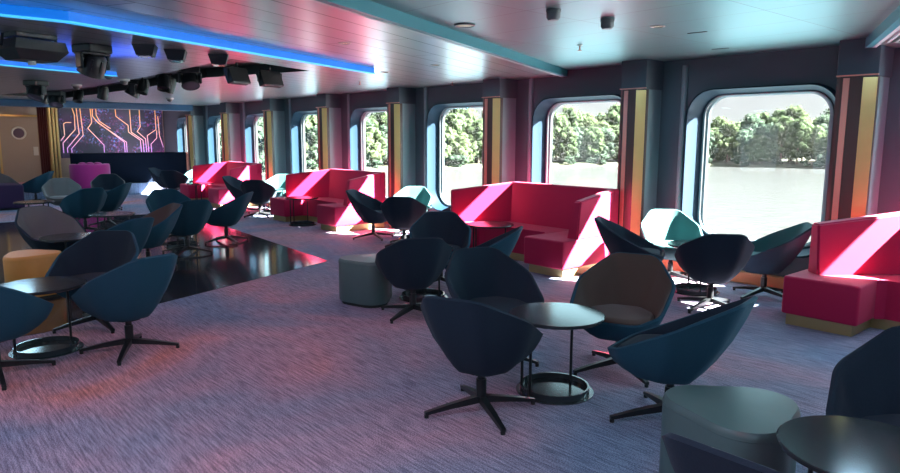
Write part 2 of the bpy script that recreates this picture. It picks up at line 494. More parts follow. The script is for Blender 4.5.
PL = {0: 'gold edged pilaster nearest the camera, at the crimson sofa on the right edge',
      1: 'gold edged pilaster at the near end of the middle crimson sofa',
      2: 'gold edged pilaster rising behind the far corner of the middle crimson sofa',
      3: 'gold edged pilaster at the near end of the third crimson sofa',
      4: 'gold edged pilaster behind the far end of the third crimson sofa',
      5: 'gold edged pilaster at the near end of the farthest crimson sofa',
      6: 'gold edged pilaster behind the farthest crimson sofa',
      7: 'gold edged pilaster nearest the stage, at the end of the low navy wall'}
for k, x in enumerate(PIL):
    if 3 <= k <= 10: pilaster(x, PL[k - 3])

# ------------------------------------------------------------------ stage end
bm = bmesh.new(); add_prism(bm, [(19.75, -7.3), (XE, -7.3), (XE, 3.0), (19.75, 3.0)], 0.0, 0.30)
struct(obj('floor_stage', bm, M['carpet']), 'low carpeted stage at the far end')
lw = empty('stage_parapet', (20.0, -4.2, 0.30))
tag(lw, 'low dark navy wall in front of the circuit mural on the stage', 'low wall')
bm = bmesh.new(); add_box(bm, (0, -1.47, 0.41), (0.10, 3.0, 0.82), bev=0.01); obj('wall_panel', bm, M['navy'], lw)
bm = bmesh.new(); add_box(bm, (-0.005, -2.99, 0.41), (0.12, 0.05, 0.84)); obj('end_post', bm, M['copper'], lw)
bm = bmesh.new(); add_box(bm, (0, -1.47, 0.828), (0.13, 3.0, 0.018)); obj('top_rail', bm, M['navy'], lw)

mu = empty('circuit_mural', (XE - 0.04, 0, 0))
tag(mu, 'dark mural with glowing gold and lilac circuit board lines on the end wall', 'mural')
MY0, MY1, MZ0, MZ1 = -4.42, -7.30, 0.95, 2.50
bm = bmesh.new(); add_box(bm, (0.0, (MY0 + MY1) / 2, (MZ0 + MZ1) / 2), (0.05, MY0 - MY1, MZ1 - MZ0)); obj('backing_panel', bm, M['mural'], mu)
def muralpt(px, py):   # 900 x 415 sketch of the mural
    return (-0.035, lerp(MY0 + 0.16, MY1 - 0.02, (px - 40) / (830 - 40)), lerp(2.42, 1.12, (py - 40) / (360 - 40)))
TR = [[(170, 40), (185, 95), (183, 200), (95, 295), (95, 365)], [(200, 40), (208, 230), (122, 330), (122, 365)], [(225, 40), (235, 240), (150, 335), (150, 365)],
      [(110, 240), (108, 160), (125, 150), (160, 150)], [(108, 245), (80, 280)], [(295, 40), (300, 150), (270, 190), (375, 310), (375, 365)],
      [(310, 40), (308, 100), (345, 150), (540, 290), (540, 365)], [(335, 40), (335, 95), (357, 140), (430, 190)], [(325, 130), (525, 290), (525, 365)],
      [(472, 40), (475, 100), (560, 165), (560, 215), (645, 275), (648, 365)], [(578, 40), (580, 215), (665, 275), (668, 365)],
      [(650, 40), (650, 175), (625, 210), (685, 265), (688, 365)], [(770, 40), (770, 195), (700, 240), (705, 365)], [(775, 200), (772, 260), (725, 305), (727, 365)],
      [(790, 90), (795, 240), (820, 330)]]
for tr in TR:
    bm = bmesh.new()
    pts = [muralpt(*p) for p in tr]
    for a, b in zip(pts, pts[1:]):
        add_rod(bm, a, b, 0.0115, seg=6)
    obj('trace', bm, M['trace'], mu)

dr = empty('door_1', (XE - 0.03, -3.42, 0.3)); struct(dr, 'beige door with a round porthole at the far left')
bm = bmesh.new(); add_box(bm, (0, 0, 0.90), (0.05, 0.92, 1.80)); obj('door_leaf', bm, M['beige'], dr)
for s in (-0.49, 0.49):
    bm = bmesh.new(); add_box(bm, (-0.02, s, 0.92), (0.07, 0.05, 1.86)); obj('jamb', bm, M['gold'], dr)
bm = bmesh.new(); add_box(bm, (-0.02, 0, 1.84), (0.07, 1.03, 0.05)); obj('lintel', bm, M['gold'], dr)
bm = bmesh.new()
add_lathe(bm, [(0.135, 0.0), (0.135, 0.02), (0.17, 0.03), (0.185, 0.0)], 28)
bmesh.ops.transform(bm, matrix=Matrix.Translation((-0.027, 0.02, 1.36)) @ Matrix.Rotation(-PI / 2, 4, 'Y'), verts=bm.verts)
obj('porthole_ring', bm, M['plastic'], dr, smooth=40)
bm = bmesh.new(); add_rod(bm, (-0.045, 0.02, 1.36), (-0.02, 0.02, 1.36), 0.135, seg=28); obj('porthole_glass', bm, M['lens'], dr)
bm = bmesh.new(); add_box(bm, (-0.035, -0.36, 0.86), (0.02, 0.12, 0.24), bev=0.004); obj('push_plate', bm, M['plastic'], dr)

gc = empty('gold_column', (21.35, -4.02, 0.30))
tag(gc, 'gold ribbed column standing left of the circuit mural', 'column')
bm = bmesh.new()
for k in range(3): add_box(bm, (0.0, 0.02 - 0.085 * k, 1.03), (0.20 - 0.03 * k, 0.055, 2.06), bev=0.01)
obj('shaft', bm, M['gold'], gc)
bm = bmesh.new(); add_lathe(bm, [(0, 0), (0.30, 0), (0.30, 0.07), (0.26, 0.10), (0, 0.10)], 28); obj('base', bm, M['amber'], gc, smooth=40)
cu = bmesh.new()
pts = []
for k in range(41):
    pts.append((21.75 + 0.045 * math.sin(k * 0.95), lerp(-3.80, -4.12, k / 40)))
add_prism(cu, pts + [(p[0] + 0.05, p[1]) for p in pts[::-1]], 0.32, 2.40)
tag(obj('curtain', cu, M['curtain']), 'dark burgundy curtain hanging between the door and the gold column', 'curtain')

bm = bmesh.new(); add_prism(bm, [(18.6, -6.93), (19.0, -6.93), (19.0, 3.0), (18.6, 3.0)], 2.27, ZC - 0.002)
struct(obj('trim_3', bm, M['fascia']), 'fascia with LED blue in its colour under the ceiling in front of the stage')

# ------------------------------------------------------------------ LED strips under the ceiling
def led_strip(name, pts, label, h=0.06, w=0.05):
    root = empty(name, (pts[0][0], pts[0][1], ZC))
    tag(root, label, 'light strip')
    o = Vector((pts[0][0], pts[0][1], 0))
    q = [Vector((x, y, 0)) - o for x, y in pts]
    def ribbon(off0, off1, z0, z1):
        bm = bmesh.new()
        for a, b in zip(q, q[1:]):
            d = (b - a).normalized(); n = Vector((-d.y, d.x, 0))
            r = [a + n * off0 - d * 0.012, b + n * off0 + d * 0.012, b + n * off1 + d * 0.012, a + n * off1 - d * 0.012]
            add_prism(bm, [(v.x, v.y) for v in r], z0, z1)
        return bm
    obj('glow_channel', ribbon(0, w, -h, -0.001), M['led_blue'], root)
    obj('tube', ribbon(0.0, w + 0.012, -h - 0.010, -h), M['led'], root)
    return root
led_strip('led_strip', [(7.02, -4.80), (5.30, -1.14), (5.30, 1.6), (7.0, 5.2)], 'long bright blue light strip angling across the ceiling over the left tables', h=0.065)
led_strip('led_strip', [(9.78, -2.62), (9.0, -0.95), (9.0, 1.2)], 'shorter blue light strip on the ceiling at upper left beside the moving stage lamps', h=0.05)

# ------------------------------------------------------------------ ceiling fittings
def place(o, loc, rz, label, cat, group=None):
    o.location = (loc[0], loc[1], loc[2] + 0.003); o.rotation_euler = (0, 0, rz)
    return tag(o, label, cat, group)

def smoke_detector():
    r = empty('smoke_detector')
    bm = bmesh.new(); add_lathe(bm, [(0, 0), (0.052, 0), (0.055, -0.022), (0, -0.022)], 24); obj('base', bm, M['dimplastic'], r, smooth=40)
    bm = bmesh.new(); add_lathe(bm, [(0.05, -0.022), (0.05, -0.06), (0.036, -0.078), (0, -0.08)], 24); obj('sensor_head', bm, M['dimplastic'], r, smooth=40)
    return r
s1 = smoke_detector(); place(s1, (3.29, -3.83, ZH), 0, 'dark smoke detector on the ceiling panel nearest the slanting beam', 'smoke detector', 'smoke detectors on the panel ceiling')
s2 = copy_tree(s1); place(s2, (3.27, -4.44, ZH), 0, 'dark smoke detector on the ceiling panel beside the lit downlights', 'smoke detector', 'smoke detectors on the panel ceiling')
def downlight():
    r = empty('downlight')
    bm = bmesh.new(); add_lathe(bm, [(0.06, 0), (0.062, -0.008), (0.048, -0.010), (0.045, 0)], 28); obj('trim_ring', bm, M['plastic'], r, smooth=40)
    bm = bmesh.new(); add_lathe(bm, [(0, -0.003), (0.046, -0.003), (0.046, -0.001), (0, -0.001)], 28); obj('lens', bm, M['lamp'], r)
    return r
DL = [((2.73, -3.84, ZH), 'round ceiling downlight at the top edge, right of the smoke detectors'),
      ((3.20, -5.02, ZH), 'round ceiling downlight glowing amber over the table at the near window'),
      ((5.34, -3.38, ZC), 'round downlight in the plank ceiling between the blue strip and the teal beam'),
      ((7.34, -5.25, ZC), 'round downlight in the plank ceiling past the end of the blue strip'),
      ((6.23, -5.18, ZC), 'round downlight in the plank ceiling between strip end and teal beam')]
d0 = None
for loc, lab in DL:
    d0_ = downlight() if d0 is None else copy_tree(d0)
    d0 = d0 or d0_
    place(d0_, loc, 0, lab, 'downlight', 'ceiling downlights')
r = empty('ceiling_speaker')
bm = bmesh.new(); add_lathe(bm, [(0.085, 0), (0.087, -0.012), (0.075, -0.016), (0.07, -0.010)], 28); obj('rim', bm, M['dimplastic'], r, smooth=40)
bm = bmesh.new(); add_lathe(bm, [(0, -0.012), (0.072, -0.011), (0.072, -0.004), (0, -0.004)], 28); obj('grille', bm, M['bronze'], r)
place(r, (4.20, -3.80, ZH), 0, 'round bronze ceiling speaker right beside the teal beam', 'ceiling speaker')
def sprinkler():
    r = empty('sprinkler')
    bm = bmesh.new(); add_lathe(bm, [(0, 0), (0.03, 0), (0.03, -0.008), (0.012, -0.014), (0, -0.014)], 18); obj('escutcheon', bm, M['plastic'], r, smooth=40)
    bm = bmesh.new(); add_rod(bm, (0, 0, -0.012), (0, 0, -0.055), 0.007); add_rod(bm, (0, 0, -0.055), (0, 0, -0.060), 0.022); obj('deflector', bm, M['copper'], r)
    return r
SP = [((4.34, -5.46, ZH), 'small sprinkler head on the panel ceiling near the windows'), ((8.77, -5.81, ZC), 'small sprinkler head on the plank ceiling over the third sofa'),
      ((7.9, -6.9, ZC), 'small sprinkler head beside the pilaster behind the middle sofa')]
s0 = None
for loc, lab in SP:
    s = sprinkler() if s0 is None else copy_tree(s0); s0 = s0 or s
    place(s, loc, 0, lab, 'sprinkler', 'ceiling sprinkler heads')
def slot_vent(): 
    bm = bmesh.new(); add_box(bm, (0, 0, -0.004), (0.17, 0.028, 0.008), bev=0.003)
    return obj('slot_vent', bm, M['fixture'])
v0 = slot_vent(); place(v0, (3.15, -5.56, ZH), 0.1, 'short black slot in the panel ceiling farther from the window', 'vent', 'ceiling slots')
v1 = copy_tree(v0); place(v1, (3.55, -6.73, ZH), 0.1, 'short black slot in the panel ceiling closest to the near window', 'vent', 'ceiling slots')

# stage lamps
def moving_head(tilt=0.6):
    r = empty('moving_head_lamp')
    bm = bmesh.new(); add_box(bm, (0, 0, -0.04), (0.26, 0.24, 0.08), bev=0.015); obj('base_box', bm, M['fixture'], r)
    bm = bmesh.new()
    for s in (-1, 1): add_box(bm, (0, s * 0.135, -0.145), (0.09, 0.03, 0.15), bev=0.012)
    add_box(bm, (0, 0, -0.085), (0.12, 0.30, 0.02), bev=0.008)
    obj('yoke', bm, M['fixture'], r)
    bm = bmesh.new()
    add_lathe(bm, [(0, -0.19), (0.08, -0.185), (0.115, -0.12), (0.12, 0.0), (0.125, 0.13), (0.13, 0.17), (0.112, 0.175)], 24)
    for k in range(8):
        a = k * PI / 4
        add_box(bm, (0.117 * math.cos(a), 0.117 * math.sin(a), -0.03), (0.02, 0.02, 0.2), a)
    mt = Matrix.Translation((0, 0, -0.175)) @ Matrix.Rotation(PI - tilt, 4, 'Y') @ Matrix.Diagonal((0.92, 0.92, 0.55, 1))
    bmesh.ops.transform(bm, matrix=mt, verts=bm.verts); obj('lamp_head', bm, M['fixture'], r, smooth=40)
    bm = bmesh.new(); add_lathe(bm, [(0, 0.185), (0.07, 0.18), (0.112, 0.165)], 24)
    bmesh.ops.transform(bm, matrix=mt, verts=bm.verts); obj('lens', bm, M['lens'], r, smooth=40)
    return r
def par_can(tilt=0.5):
    r = empty('par_lamp')
    bm = bmesh.new(); add_box(bm, (0, 0, -0.01), (0.08, 0.05, 0.02)); add_rod(bm, (0, 0, 0), (0, 0, -0.07), 0.012)
    for s in (-1, 1): add_box(bm, (0, s * 0.095, -0.13), (0.03, 0.008, 0.14))
    add_box(bm, (0, 0, -0.065), (0.03, 0.2, 0.008)); obj('bracket', bm, M['fixture'], r)
    bm = bmesh.new(); add_lathe(bm, [(0, -0.13), (0.055, -0.125), (0.085, -0.06), (0.088, 0.10), (0.08, 0.10), (0.078, 0.06)], 20)
    mt = Matrix.Translation((0, 0, -0.18)) @ Matrix.Rotation(PI - tilt, 4, 'Y')
    bmesh.ops.transform(bm, matrix=mt, verts=bm.verts); obj('can', bm, M['fixture'], r, smooth=40)
    bm = bmesh.new(); add_lathe(bm, [(0, 0.07), (0.078, 0.062)], 20); bmesh.ops.transform(bm, matrix=mt, verts=bm.verts); obj('lens', bm, M['lens'], r)
    return r
def flood():
    r = empty('flood_panel')
    bm = bmesh.new(); add_rod(bm, (0, 0, 0.02), (0, 0, -0.06), 0.012); add_box(bm, (0, 0, -0.06), (0.03, 0.40, 0.012))
    for s in (-1, 1): add_box(bm, (0, s * 0.197, -0.12), (0.03, 0.008, 0.13))
    obj('bracket', bm, M['fixture'], r)
    bm = bmesh.new(); add_box(bm, (0, 0, -0.14), (0.09, 0.36, 0.20), bev=0.012, ry=0.35); obj('housing', bm, M['fixture'], r)
    bm = bmesh.new(); add_box(bm, (-0.048, 0, -0.157), (0.006, 0.32, 0.16), ry=0.35); obj('face_glass', bm, M['dimplastic'], r)
    return r
def box_speaker():
    r = empty('ceiling_box_lamp')
    bm = bmesh.new(); add_loft(bm, [[(-.10, -.13, 0), (.10, -.13, 0), (.10, .13, 0), (-.10, .13, 0)], [(-.07, -.11, -.10), (.07, -.11, -.10), (.07, .11, -.10), (-.07, .11, -.10)]], True, True)
    obj('housing', bm, M['fixture'], r)
    bm = bmesh.new(); add_box(bm, (0, 0, -0.103), (0.11, 0.18, 0.006)); obj('face', bm, M['lens'], r)
    return r
def many(maker, group, cat, rows):
    src = None
    for loc, rz, lab in rows:
        o = maker() if src is None else copy_tree(src)
        src = src or o
        place(o, loc, rz, lab, cat, group)
many(lambda: moving_head(0.5), 'moving head stage lamps', 'stage lamp', [
    ((7.05, -1.72, ZC), 0.4, 'big black moving stage lamp hanging straight down under the blue strip'),
    ((12.2, -2.15, ZC), 2.2, 'black moving stage lamp at the far left under the short blue strip'),
    ((14.9, -2.95, ZC), 2.6, 'black moving stage lamp with round lens low over the blue fascia'),
    ((12.3, -3.60, ZC + .10), 1.1, 'black moving stage lamp tilted in the ceiling pocket over the mural'),
    ((9.5, -3.52, ZC + .10), 2.9, 'black moving stage lamp in the pocket near the flood panels')])
# the wide flat lamp at upper left
r = empty('wash_lamp'); place(r, (6.67, -1.16, ZC), 0.35, 'wide flat black wash lamp at upper left under the ceiling', 'stage lamp')
bm = bmesh.new(); add_box(bm, (0, 0, -0.02), (0.22, 0.34, 0.04), bev=0.008); obj('base_box', bm, M['fixture'], r)
bm = bmesh.new(); add_loft(bm, [[(-.16, -.20, -.06), (.16, -.20, -.06), (.16, .20, -.06), (-.16, .20, -.06)], [(-.17, -.22, -.14), (.17, -.22, -.14), (.17, .22, -.14), (-.17, .22, -.14)], [(-.11, -.15, -.22), (.11, -.15, -.22), (.11, .15, -.22), (-.11, .15, -.22)]], True, True); obj('housing', bm, M['fixture'], r)
bm = bmesh.new(); add_rod(bm, (0, 0, -.22), (0, 0, -.25), 0.03); obj('sensor', bm, M['plastic'], r)
bm = bmesh.new()
for s in (-1, 1): add_rod(bm, (0, s * 0.215, -0.02), (0, s * 0.235, -0.12), 0.012)
obj('bracket', bm, M['fixture'], r)
many(box_speaker, 'square black ceiling boxes', 'ceiling lamp', [
    ((6.75, -2.10, ZC), 1.15, 'small square black ceiling box next to the big moving lamp'),
    ((6.95, -2.45, ZC), 1.15, 'small square black ceiling box, second from the big moving lamp'),
    ((7.05, -2.92, ZC), 1.15, 'small square black ceiling box beside the flood panels')])
many(lambda: par_can(0.4), 'par lamps in the ceiling pocket', 'stage lamp', [
    ((13.4, -3.40, ZC + .10), 0.4, 'black par lamp in the pocket left of the tilted moving lamp'),
    ((15.0, -3.35, ZC + .10), 2.4, 'black par lamp in the pocket over the left end of the mural'),
    ((16.2, -3.00, ZC + .10), 1.2, 'black par lamp at the far left end of the pocket'),
    ((11.3, -3.45, ZC + .10), 2.0, 'black par lamp in the pocket right of the tilted moving lamp'),
    ((10.7, -3.65, ZC + .10), 0.7, 'black par lamp in the middle of the pocket'),
    ((10.2, -3.40, ZC + .10), 2.7, 'black par lamp in the pocket left of the flood panels')])
many(flood, 'flood panels in the ceiling pocket', 'stage lamp', [
    ((8.15, -3.60, ZC + .04), 0.5, 'grey faced flood panel at the left of the pair in the ceiling pocket'),
    ((8.28, -4.10, ZC + .04), 0.3, 'grey faced flood panel near the pointed end of the ceiling pocket')])
def dome():
    r = empty('dome_sensor')
    bm = bmesh.new(); add_lathe(bm, [(0, 0), (0.08, 0), (0.08, -0.03), (0.06, -0.035)], 24); obj('base', bm, M['plastic'], r, smooth=40)
    bm = bmesh.new(); add_lathe(bm, [(0.06, -0.03), (0.05, -0.065), (0.025, -0.085), (0, -0.09)], 24); obj('dome', bm, M['dimplastic'], r, smooth=40)
    return r
many(dome, 'white dome sensors on the ceiling', 'sensor', [
    ((10.0, -2.62, ZC), 0, 'white dome sensor at the right end of the short blue strip'),
    ((12.6, -2.80, ZC), 0, 'white dome sensor just above the fascia beside the round lens lamp'),
    ((10.9, -3.06, ZC), 0, 'white dome sensor on the near rim of the ceiling pocket'),
    ((15.6, -5.31, ZC), 0, 'white dome sensor over the right part of the mural')])

# ------------------------------------------------------------------ furniture : tub chair
RIM = [(-0.405, 0.165, 0.755), (-0.405, -0.165, 0.755), (-0.12, -0.345, 0.605), (0.19, -0.315, 0.455), (0.32, -0.18, 0.405), (0.32, 0.18, 0.405), (0.19, 0.315, 0.455), (-0.12, 0.345, 0.605)]
BOT = [(-0.135, 0.09, 0.27), (-0.135, -0.09, 0.27), (-0.01, -0.17, 0.27), (0.13, -0.16, 0.27), (0.20, -0.10, 0.27), (0.20, 0.10, 0.27), (0.13, 0.16, 0.27), (-0.01, 0.17, 0.27)]
def dens(pts):
    out = []
    n = len(pts)
    for k in range(n):
        a, b = Vector(pts[k]), Vector(pts[(k + 1) % n])
        out += [a, a.lerp(b, 0.42), a.lerp(b, 0.58)]
    return out
def ring_at(t, inset=0.0):
    q = []
    for a, b in zip(RIM, BOT):
        a, b = Vector(a), Vector(b)
        p = b.lerp(a, t)
        c = math.sin(PI * t ** 0.8) * 0.036
        d = Vector((p.x - 0.02, p.y, 0))
        if d.length > 0: p = p + d.normalized() * (c - inset)
        q.append(p)
    return chaikin(dens(q), 2)
def ring_z(z, inset):
    q = []
    for a, b in zip(RIM, BOT):
        a, b = Vector(a), Vector(b)
        t = min(1.0, (z - b.z) / (a.z - b.z))
        p = b.lerp(a, t)
        d = Vector((p.x - 0.02, p.y, 0)).normalized()
        p = p + d * (math.sin(PI * t ** 0.8) * 0.036 - inset)
        q.append(Vector((p.x, p.y, z)))
    return chaikin(dens(q), 2)
def seat_ring(t, z=None, inset=0.035):
    r = ring_at(t, inset)
    return [Vector((p.x, p.y, p.z if z is None else z)) for p in r]

def make_chair():
    root = empty('tub_chair')
    # outer upholstered shell with rolled rim
    bm = bmesh.new()
    rings = [ring_at(0.0, 0.035), ring_at(0.0, 0.006), ring_at(0.06), ring_at(0.22), ring_at(0.48), ring_at(0.74), ring_at(0.93), ring_at(1.0)]
    for p in rings[0]: p.z = 0.258
    for p in rings[1]: p.z = 0.264
    top = [Vector((p.x * 0.985, p.y * 0.985, p.z + 0.010)) for p in ring_at(1.0, 0.010)]
    top2 = [Vector((p.x, p.y, p.z + 0.006)) for p in ring_at(1.0, 0.028)]
    add_loft(bm, rings + [top, top2], True, False)
    obj('shell', bm, M['blue'], root, smooth=38)
    # lining
    bm = bmesh.new()
    li = [top2] + [seat_ring(t, None, 0.038) for t in (0.93, 0.80, 0.68)] + [ring_z(0.385, 0.045)]
    for p in li[-2]: p.z = max(p.z, 0.392)
    add_loft(bm, li, False, True)
    obj('lining', bm, M['blue'], root, smooth=38)
    # seat cushion
    bm = bmesh.new()
    def sr(f, z):
        return [Vector(((p.x - 0.03) * f + 0.03, p.y * f, z)) for p in ring_z(0.388, 0.052)]
    add_loft(bm, [sr(0.97, 0.387), sr(1.0, 0.397), sr(1.0, 0.412), sr(0.95, 0.425), sr(0.80, 0.431)], True, True)
    obj('seat_cushion', bm, M['blue'], root, smooth=38)
    bm = bmesh.new(); add_rod(bm, (0, 0, 0.06), (0, 0, 0.20), 0.030, seg=18); add_rod(bm, (0, 0, 0.19), (0, 0, 0.26), 0.023, seg=18); add_rod(bm, (0, 0, 0.245), (0, 0, 0.26), 0.09, seg=18)
    obj('column', bm, M['black'], root, smooth=40)
    for k in range(4):
        a = PI / 4 + k * PI / 2
        ca, sa = math.cos(a), math.sin(a)
        bm = bmesh.new()
        def sec(r, z, w, h): return [(r * ca - w * sa, r * sa + w * ca, z), (r * ca + w * sa, r * sa - w * ca, z), (r * ca + w * sa, r * sa - w * ca, z + h), (r * ca - w * sa, r * sa + w * ca, z + h)]
        add_loft(bm, [sec(0.018, 0.058, 0.020, 0.042), sec(0.19, 0.040, 0.017, 0.030), sec(0.345, 0.018, 0.013, 0.018)], True, True)
        lg = obj('leg', bm, M['black'], root)
        bm = bmesh.new(); add_rod(bm, (0.335 * ca, 0.335 * sa, 0.0), (0.335 * ca, 0.335 * sa, 0.02), 0.013, seg=10); obj('glide', bm, M['rubber'], lg)
    return root

CH = {}
def chair_mat(root, outer, inner):
    for c in root.children:
        base = c.name.split('.')[0]
        if base == 'shell': c.data = SHELL[outer]
        if base == 'lining': c.data = LINING[inner]
        if base == 'seat_cushion': c.data = SEAT[inner]
proto = make_chair()
parts = {c.name.split('.')[0]: c for c in proto.children}
SHELL, LINING, SEAT = {}, {}, {}
for key in ('blue', 'blue_shaded', 'taupe', 'teal', 'grey_wool'):
    for D_, nm in ((SHELL, 'shell'), (LINING, 'lining'), (SEAT, 'seat_cushion')):
        me = parts[nm].data.copy(); me.materials.clear(); me.materials.append(M[key]); D_[key] = me
first = [proto]
def chair(x, y, deg, label, group, outer='blue', inner='blue', rot4=0):
    c = first.pop() if first else copy_tree(proto)
    c.location = (x, y, 0.004 if inside(dance, x, y) else 0.0)
    c.rotation_euler = (0, 0, math.radians(deg))
    tag(c, label, 'chair', group)
    chair_mat(c, outer, inner)
    return c
def inside(poly, x, y):
    r = False; n = len(poly)
    for k in range(n):
        (x1, y1), (x2, y2) = poly[k], poly[(k + 1) % n]
        if (y1 > y) != (y2 > y) and x < (x2 - x1) * (y - y1) / (y2 - y1) + x1: r = not r
    return r

# ------------------------------------------------------------------ furniture : tray-foot round table
def make_table(rt=0.30, rb=0.245, h=0.505):
    r = empty('round_table')
    bm = bmesh.new(); add_lathe(bm, [(0, h - 0.022), (rt - 0.01, h - 0.022), (rt, h - 0.016), (rt, h - 0.004), (rt - 0.006, h), (0, h)], 56); obj('table_top', bm, M['table'], r, smooth=30)
    bm = bmesh.new(); add_lathe(bm, [(0, 0), (rb, 0), (rb, 0.006), (0, 0.006)], 48); obj('foot_plate', bm, M['chrome_edge'], r, smooth=30)
    rr = rb - 0.028
    bm = bmesh.new(); add_lathe(bm, [(rr, 0.006), (rr, 0.045), (rr - 0.012, 0.045), (rr - 0.012, 0.012), (0, 0.012)], 48); obj('tray_ring', bm, M['table'], r, smooth=30)
    for a in (2.3, 4.55, 5.15):
        bm = bmesh.new(); add_rod(bm, (rr * 0.97 * math.cos(a), rr * 0.97 * math.sin(a), 0.008), (rr * 0.97 * math.cos(a), rr * 0.97 * math.sin(a), h - 0.02), 0.0095, seg=10)
        obj('leg', bm, M['black'], r, smooth=50)
    return r
tsrc = []
def table(x, y, rz, label):
    t = make_table() if not tsrc else copy_tree(tsrc[0])
    if not tsrc: tsrc.append(t)
    t.location = (x, y, 0.004 if inside(dance, x, y) else 0.0); t.rotation_euler = (0, 0, rz)
    return tag(t, label, 'table', 'round tray foot tables')

G = 'blue tub chairs'
# near group round the front table
table(2.67, -3.21, 2.6, 'round black glossy table in front with a tray foot, nearest clear view')
chair(2.74, -2.63, -68, 'front dark tub chair seen from behind, closest to the left of the glossy table', G, 'blue_shaded', 'blue_shaded')
chair(3.36, -3.34, 158, 'dark blue tub chair facing us just behind the front glossy table', G, 'blue_shaded', 'blue_shaded')
chair(2.63, -3.84, 112, 'tub chair with brown lining and cushion behind the front glossy table', G, 'blue', 'taupe')
chair(1.95, -3.36, 10, 'blue tub chair seen from the side, between front glossy table and grey green ottoman', G, 'blue', 'blue_shaded')
# second group with the grey-green stool
table(5.18, -4.15, 1.0, 'round black table hidden behind the tub chair next to the square green stool')
chair(4.72, -3.66, -26, 'dark tub chair seen from behind beside the grey green stool in mid floor', G, 'blue_shaded', 'blue_shaded')
chair(5.52, -4.66, 140, 'dark tub chair facing us behind the chair by the grey green stool', G, 'blue', 'blue_shaded')
chair(4.60, -4.37, 38, 'side-on tub chair just in front of the middle crimson sofa, back to the right', G, 'blue', 'blue_shaded')
# window groups repeat between the sofas
for k, nm in ((0, 'near'), (1, 'second'), (2, 'third'), (3, 'fourth')):
    ox = 4.8 * k
    where = ['between the right and middle sofas', 'between the middle and third sofas', 'between the third and farthest sofas', 'beyond the farthest sofa'][k]
    table(3.55 + ox, -6.50, 0.4 + k, 'small round table by the windows ' + where)
    chair(4.02 + ox, -6.05, -150 + 4 * k, 'dark side-on tub chair backed to the farther sofa, ' + where, G, 'blue_shaded', 'blue_shaded')
    chair(4.05 + ox, -6.84, 135 - 3 * k, 'sunlit pale teal tub chair by the window wall ' + where, G, 'teal', 'teal')
    chair(3.10 + ox, -5.97, -48 + 3 * k, 'dark tub chair seen from behind, facing windows, ' + where, G, 'blue_shaded', 'blue_shaded')
    chair(2.98 + ox, -6.82, 35, 'teal lined tub chair under the window, ' + where, G, 'blue_shaded', 'teal')
# bottom right
table(0.73, -2.62, 0.9, 'round dark table cut by the bottom right corner')
chair(0.70, -3.13, 100, 'dark tub chair cut by the right edge behind the corner table', G, 'blue_shaded', 'blue_shaded')
chair(0.81, -2.07, -90, 'dark tub chair at the bottom edge showing only its teal rimmed back', G, 'blue_shaded', 'blue_shaded')
# left groups on the dance floor edge
table(5.70, -0.93, 2.9, 'round black table at the far left between blue chairs and amber stool')
chair(5.27, -1.40, 17, 'blue tub chair seen from the side at left, standing where carpet meets tile', G, 'blue', 'blue_shaded')
chair(6.18, -1.40, 140, 'dark inside tub chair behind the left table, in front of the amber stool', G, 'blue', 'blue_shaded')
chair(5.28, -0.56, -46, 'blue tub chair cut by the left edge in front of the left table', G, 'blue', 'blue_shaded')
chair(6.40, -0.40, -140, 'dark tub chair at the left edge beyond the left table', G, 'blue_shaded', 'blue_shaded')
table(8.24, -1.66, 1.2, 'small round table with warm brown top behind the amber stool')
chair(8.88, -1.60, -165, 'grey lined tub chair facing us behind the amber stool', G, 'blue_shaded', 'grey_wool')
chair(7.60, -1.95, 25, 'tub chair with broad blue back directly behind the dark inside chair at left', G, 'blue', 'taupe')
chair(8.55, -2.55, 92, 'tub chair with brown lining on the tiles behind the broad blue back', G, 'blue', 'taupe')
table(9.98, -3.46, 0.2, 'round table hidden between the three chairs on the tiles')
chair(9.28, -3.28, 2, 'tub chair seen from behind on the tiles with black star foot in full view', G, 'blue', 'blue_shaded')
chair(10.65, -3.55, 175, 'blue lined tub chair facing us across the tiles, behind the star foot chair', G, 'blue', 'blue')
chair(9.90, -4.10, 48, 'tub chair in side view at the tile corner reflected in pink light', G, 'blue', 'blue_shaded')
table(10.30, -2.62, 2.0, 'round dark table with shiny edge beside the dim chairs at left')
chair(12.35, -2.72, 8, 'dark backed blue tub chair in front of the magenta armchair', G, 'blue', 'blue_shaded')
chair(13.15, -3.28, 52, 'blue tub chair in side view right of the dark backed chair', G, 'blue', 'blue_shaded')
table(13.0, -2.12, 0.3, 'round dark table at left with a white sheen on its top')
chair(14.9, -2.92, 172, 'dim green grey tub chair behind the table with the white sheen', G, 'grey_wool', 'grey_wool')
chair(15.9, -4.00, 165, 'dim tub chair just in front of the low navy wall', G, 'grey_wool', 'blue_shaded')
chair(18.6, -3.08, 60, 'small blue tub chair in side view near the far door', G, 'blue', 'blue_shaded')
chair(18.9, -2.45, -150, 'grey tub chair at the left edge under the far door', G, 'grey_wool', 'grey_wool')

